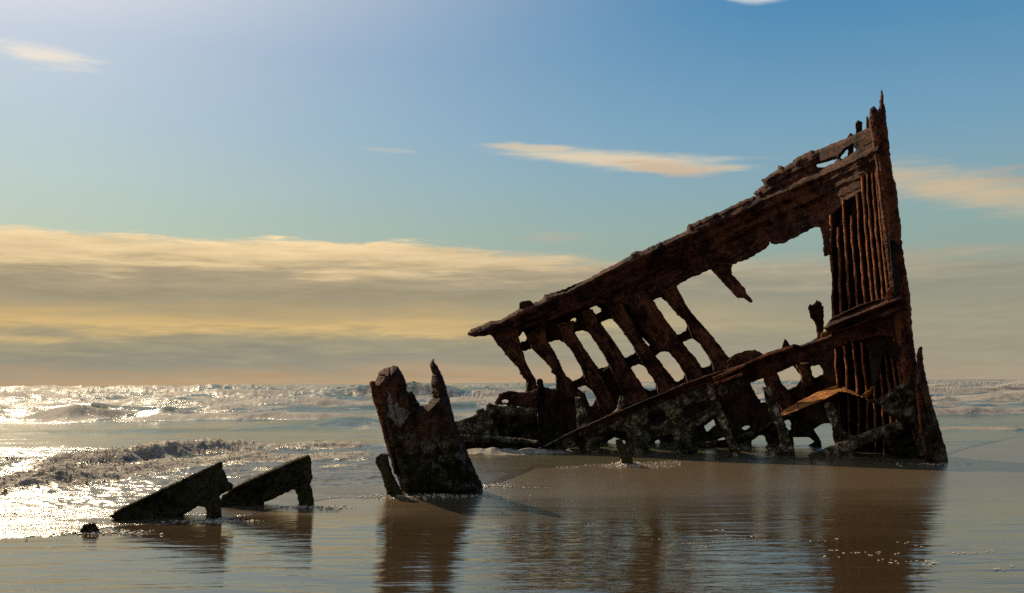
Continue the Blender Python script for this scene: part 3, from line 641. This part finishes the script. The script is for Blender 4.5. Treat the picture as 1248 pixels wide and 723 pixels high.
stem = [(1060,133),(1061.7,130.5),(1066,130),(1069.5,133),(1071,138),(1071,130),(1073,115),(1074.7,107),(1076,112),(1078,128),(1080,143),(1083,167),(1085,190),(1089,217),(1091.7,222),(1098,274),(1098,292),
 (1099,293),(1103,322),(1109,357),(1109.7,367),(1111.7,397),(1114,420),(1117,440),(1120,470),(1124,500),(1136,556),(1134,565),(1122,565),(1112,530),(1106,500),(1100,470),(1094,430),(1090,395),(1087,370),(1082,330),(1077,290),(1073,255),(1070,228),(1067,200),(1062.5,170),(1059,150)]
def stem_rel(x, y):
    c = x - stemx(y); return 0.06 * np.cos(c / 2.2) * 0.5 + 0.06 * fbm(c / 2.0, y / 70, 0, 3, 301)
relief('stem_post', stem, rust_up, lambda x, y: 19.95, 0.24, wreck, s=0.8, R=8, rel=stem_rel, rough=0.05)
relief('stem_seam', [(1083,292),(1091,292),(1095,330),(1098,352),(1094,372),(1088,360),(1086,325)], rust_dark, lambda x, y: 19.68, 0.08, wreck, s=0.7)
relief('knee', [(1004,400),(1013,388),(1020,384),(1040,375),(1063,366),(1078,363),(1088,356),(1098,352),(1102,368),(1097,379),(1085,386),(1060,394),(1030,403),(1010,407)], rust, off(YN, -0.2), 0.20, wreck, s=0.7, R=4, rough=0.05,
       rel=lambda x, y: 0.10 * np.sin((y + 0.40 * (x - 1005) - 397) / 2.1))
relief('knee_tip', [(1078,365),(1082,352),(1088,346),(1089,362),(1086,366)], rust_sunlit, lambda x, y: 19.75, 0.04, wreck, s=0.6)
relief('bracket_web', [(1040,412),(1073,404),(1092,404),(1096,440),(1088,440),(1078,425),(1070,470),(1062,470),(1060,430),(1050,418)], rust_dark, off(YN, 0.15), 0.08, wreck, s=0.8)
relief('rust_lump', [(999,413),(1001,406),(1007,403),(1013,404),(1012,410),(1004,414)], yellow, lambda x, y: 21.0, 0.08, wreck, s=0.6)['label'] = 'pale orange lump on the rail beside the knee'
boss = [(1073,492),(1077,482),(1088,474),(1097,469),(1104,462),(1106,456),(1112,458),(1117,470),(1119,498),(1121,516),(1102,516),(1090,511),(1078,503)]
relief('hawse_pipe', boss, rust_crust, lambda x, y: 19.9, 0.34, wreck, [[(1083,487),(1090,484),(1094,486),(1090,491),(1084,491)]], s=0.7, R=10, rough=0.10, rfreq=5, edge=1.6)
relief('bow_foot', [(1078,520),(1100,514),(1121,514),(1128,550),(1130,562),(1075,562),(1086,553),(1080,540)], rust_dark, lambda x, y: 20.2, 0.25, wreck, s=0.8, R=7, rough=0.09)
post = [(1117,440),(1117,432),(1119,424),(1121,422.5),(1124,422.5),(1126,447),(1131,470),(1137.5,497),(1144,516),(1153.5,550),(1157,566),(1135,566),(1127,553),(1122,525),(1117,488),(1116,465)]
relief('cutwater', post, rust_cut, lambda x, y: 19.45, 0.20, wreck, s=0.7, R=6, rough=0.06,
       rel=lambda x, y: 0.07 * fbm((x - 0.22 * (y - 420)) / 3.0, y / 60, 0, 3, 331))
relief('cutwater_lit_edge', [(1116,470),(1119,470),(1124,520),(1131,552),(1137,566),(1130,566),(1124,545),(1119,510)], rust_sunlit, lambda x, y: 19.25, 0.06, wreck, s=0.6, edge=1.3)  # lit left side of the cutwater, painted in with brighter rust

# ------------------------------------------------------------------ other remains
def const(v): return lambda x, y: v
stump_o = [(450.7,464.3),(454,466),(457.7,464),(463,451.8),(472,448),(479.8,445.4),(485,447),(493.6,461.5),(497,478),(502.5,476.7),(512.4,494.7),(521,492.5),(527.4,485),(525.4,467),(526.8,456),(523.5,445),
 (527.6,436.6),(531,444.3),(533.7,446.8),(540.7,461.5),(547.6,486.4),(554.5,514),(565.5,539),(573.8,561),(585.5,586),(590,604),(568,608),(527,610),(491,606),(482.6,575),(471.5,541.7),(463,511),(456,489)]
c = unproj(528, 600, 14.65)
st_t = thing('hull_stump', (float(c[0]), 14.65, 0), 'large forked rusted stump with white barnacle patch, standing between the fins and the wreck', 'wreck fragment')
rust_stump = rust_mat('stump_iron', (0.022, 0.011, 0.009), (0.10, 0.045, 0.03), (0.26, 0.10, 0.055), tide=0.95, ang=75, enck=0.6, white=1.6, moss=0.4)
def stump_rel(x, y):
    return 0.30 * np.sqrt(np.clip(1 - ((x - (520 + (y - 520) * 0.32)) / 62) ** 2, 0, 1)) + 0.05 * np.abs(fbm((x - y * .3) / 6, y / 25, 0, 4, 401)) - 0.05 * np.exp(-((x - 500 - (y - 480) * .25) / 5) ** 2)
relief('body', stump_o, rust_stump, const(14.75), 0.13, st_t, s=0.7, R=10, rel=stump_rel, rough=0.035, rfreq=5, edge=1.0)
relief('sunlit_flange', [(450,466),(454,464),(458,466),(463,490),(470,520),(478,550),(486,580),(481,578),(471,545),(462,512),(455,489)], rust_sunlit, const(14.6), 0.10, st_t, s=0.6, edge=0.8)  # orange strip painted as the stump's sunlit left edge
relief('white_crust', [(472,482),(476,478),(480,492),(490,493),(497,496),(500,505),(492,514),(486,520),(480,514),(474,505)], rust_mat('white_barnacles', (0.2, 0.19, 0.17), (0.34, 0.32, 0.29), (0.5, 0.48, 0.44), tide=-3), lambda x, y: 14.615 - stump_rel(x, y), 0.03, st_t, s=0.6, edge=3.0)

c = unproj(478, 604, 14.25)
relief_ = relief('small_stump', [(473,552.8),(464.6,553),(458,557),(457.7,564),(464.6,577.7),(470,597),(473,612),(495,612),(490,599),(481,583),(474,564)], moss_iron, const(14.3), 0.10, None, s=0.6, rough=0.04, rfreq=6)
tag(relief_, 'short mossy black iron stub leaning at the left foot of the forked stump', 'wreck fragment')

b1 = thing('iron_fin', (-3.9, 12.0, 0), 'front left mossy triangular iron fin sloping up from the wash, pointed tip on the sand', 'wreck fragment', 'slanting iron fins in the wash')
relief('fin_plate', [(133,629),(150,617.5),(190,598.7),(225,582.5),(265,563.7),(270,562),(272.5,572.5),(278.7,587.5),(284.5,591),(282.5,596),(268.7,603.7),(262,614),(251,619),(247.5,618),(240,617.5),(230,625),(215,630),(205,640),(150,640)],
       moss_iron, lambda x, y: 12.0 + (x - 200) * 0.004, 0.07, b1, s=0.7, rough=0.025, rfreq=7, R=5, rel=lambda x, y: 0.05 * np.exp(-((y + 0.48 * (x - 150) - 619) / 3.5) ** 2))
relief('foot', [(249,615),(268,603),(270,622.5),(272,640),(251,640),(251,622.5)], moss_iron, const(12.0), 0.10, b1, s=0.6, rough=0.03, rfreq=7)
b2 = thing('iron_fin', (-3.3, 13.2, 0), 'rear mossy iron fin behind the pointed one, with a square upper end and stubby foot', 'wreck fragment', 'slanting iron fins in the wash')
relief('fin_plate', [(262,612),(284.7,593.7),(302.7,584),(350.8,562.5),(376,553.6),(379.6,560),(379.6,575.7),(380.8,584),(377,592),(359,596),(336,607),(322,613),(317,626),(262,626)],
       moss_iron, lambda x, y: 13.2 + (x - 330) * 0.004, 0.07, b2, s=0.7, rough=0.025, rfreq=7, R=5, rel=lambda x, y: 0.05 * np.exp(-((y + 0.43 * (x - 302) - 587) / 3.5) ** 2))
relief('foot', [(358,595),(377,587),(382,602),(384,625),(366,625),(362,605)], moss_iron, const(13.2), 0.10, b2, s=0.6, rough=0.03, rfreq=7)
relief('knob', [(376,578),(380,577),(381.5,583),(378,587),(375,585)], moss_iron, const(13.15), 0.06, b2, s=0.5)
rk = relief('dark_rock', [(98,644),(101,640),(108,638.5),(112,636),(117,638),(118,642),(122,648),(123,653),(97,653)], rust_dark, const(10.9), 0.08, None, s=0.5, rough=0.03, rfreq=9, R=2, edge=1.6)
tag(rk, 'tiny dark lump poking through the wet sand left of the pointed fin', 'rock')
sb = relief('wooden_stub', [(750,537),(754,535),(758,535),(761,543),(764,550),(770,557),(773,572),(760,572),(756,560),(753,553)], moss_iron, const(19.1), 0.08, None, s=0.5, rough=0.03, rfreq=7)
tag(sb, 'small mossy post ringed by splashing foam, in front of the middle of the big wreck', 'wreck fragment')

# ------------------------------------------------------------------ foam on the sand
mf, q = new_mat('sea_foam')
pos = q.n('ShaderNodeNewGeometry').outputs['Position']
bn = q.n('ShaderNodeBump', {'Strength': 0.8, 'Distance': 0.02, 'Height': q.noise(pos, 60, 4, 0.7)})
p = q.n('ShaderNodeBsdfPrincipled', {'Base Color': q.mix(q.noise(pos, 20, 5, 0.7), (0.35, 0.27, 0.17), (0.85, 0.72, 0.54)), 'Roughness': 0.4, 'Normal': bn.outputs[0]})
q.n('ShaderNodeOutputMaterial', {'Surface': p.outputs[0]})
rng = np.random.RandomState(4)
def blobs(name, items):
    V, Fc = [], []; base = 0
    nu, nv = 8, 4
    for (x, y, z0, rx, ry, rz) in items:
        th = np.linspace(0, 2 * math.pi, nu, endpoint=False); ph = np.linspace(0.08, math.pi / 2 + 0.3, nv)
        T_, P_ = np.meshgrid(th, ph)
        j = 1 + 0.35 * (rng.rand(*T_.shape) - 0.5)
        V.append(np.stack([x + rx * j * np.cos(T_) * np.sin(P_), y + ry * j * np.sin(T_) * np.sin(P_), z0 + rz * j * np.cos(P_)], -1).reshape(-1, 3))
        i = np.arange(nu * nv).reshape(nv, nu) + base; nx_ = np.roll(i, -1, 1)
        Fc.append(np.stack([i[:-1].ravel(), i[1:].ravel(), nx_[1:].ravel(), nx_[:-1].ravel()], -1))
        top = i[0]; Fc.append(np.array([[top[0], top[1], top[2], top[3]], [top[0], top[3], top[4], top[7]], [top[4], top[5], top[6], top[7]]]))
        base += nu * nv
    o = add_mesh(name, np.vstack(V), np.vstack(Fc), mf); tag(o, kind='stuff'); return o
def at(px, py): c_ = unproj(px, py, ground(px, py)); return c_[0], c_[1]
it = []
for _ in range(320):          # splash around the post
    a_ = rng.rand() * 6.28; r_ = abs(rng.randn()) * 9
    x, y = at(764 + r_ * math.cos(a_) * 1.0, 566 + r_ * 0.16 * math.sin(a_)); hgt_ = 0.20 * math.exp(-(r_ / 7) ** 2) * rng.rand()
    s_ = 0.010 + 0.02 * rng.rand(); it.append((x, y, hgt_, s_, s_, s_))
for _ in range(1500):          # ragged foam along the wreck's foot; tiny beads also stand in for water glitter
    px0 = 640 + 190 * rng.rand(); x, y = at(px0, 561 + 9 * rng.rand() ** 1.5 + 2 * math.sin(px0 / 9)); s_ = 0.002 + 0.007 * rng.rand() ** 2
    it.append((x, y, 0.006, s_ * 2.4, s_ * 1.5, s_ * 0.8))
for cx_, cy_, wx_, n_ in ((600, 592, 16, 160), (262, 636, 26, 160), (375, 619, 26, 140), (120, 650, 30, 200), (520, 605, 60, 260), (455, 602, 40, 160), (1145, 566, 22, 60)):
    for _ in range(n_):
        x, y = at(cx_ + rng.randn() * wx_, cy_ + rng.randn() * 1.4); s_ = 0.003 + 0.010 * rng.rand() ** 2; it.append((x, y, 0.005, s_ * 2, s_ * 1.4, s_ * 0.9))
for cx_, cy_, n_ in ((858, 646, 3), (905, 655, 4), (830, 660, 3), (870, 661, 3), (1010, 660, 2), (815, 657, 2), (1048, 677, 2), (1079, 677, 3), (1101, 661, 2), (1112, 684, 6), (1030, 676, 3), (1183, 674, 3), (1230, 690, 2), (650, 593, 6), (880, 652, 2), (720, 640, 1)):
    for _ in range(n_):
        x, y = at(cx_ + rng.randn() * 12, cy_ + rng.randn() * 2.5)
        for _k in range(3): it.append((x + rng.randn() * .045, y + rng.randn() * .02, 0.003, .006 + .010 * rng.rand(), .008 + .015 * rng.rand(), .002))
# froth and spray riding the shore break
msk = np.argwhere((foam > 0.35) & (Y < 26) & (U > -60) & (U < 560))
if len(msk):
    w_ = chop[msk[:, 0], msk[:, 1]] + 0.02; pick = msk[rng.choice(len(msk), 2600, p=w_ / w_.sum())]
    for i_, j_ in pick:
        s_ = 0.004 + 0.014 * rng.rand() ** 2
        it.append((X[i_, j_] + rng.randn() * .02, Y[i_, j_] + rng.randn() * .05, z[i_, j_] + abs(rng.randn()) * 0.02, s_ * 1.3, s_, s_))
blobs('sea_foam', it)
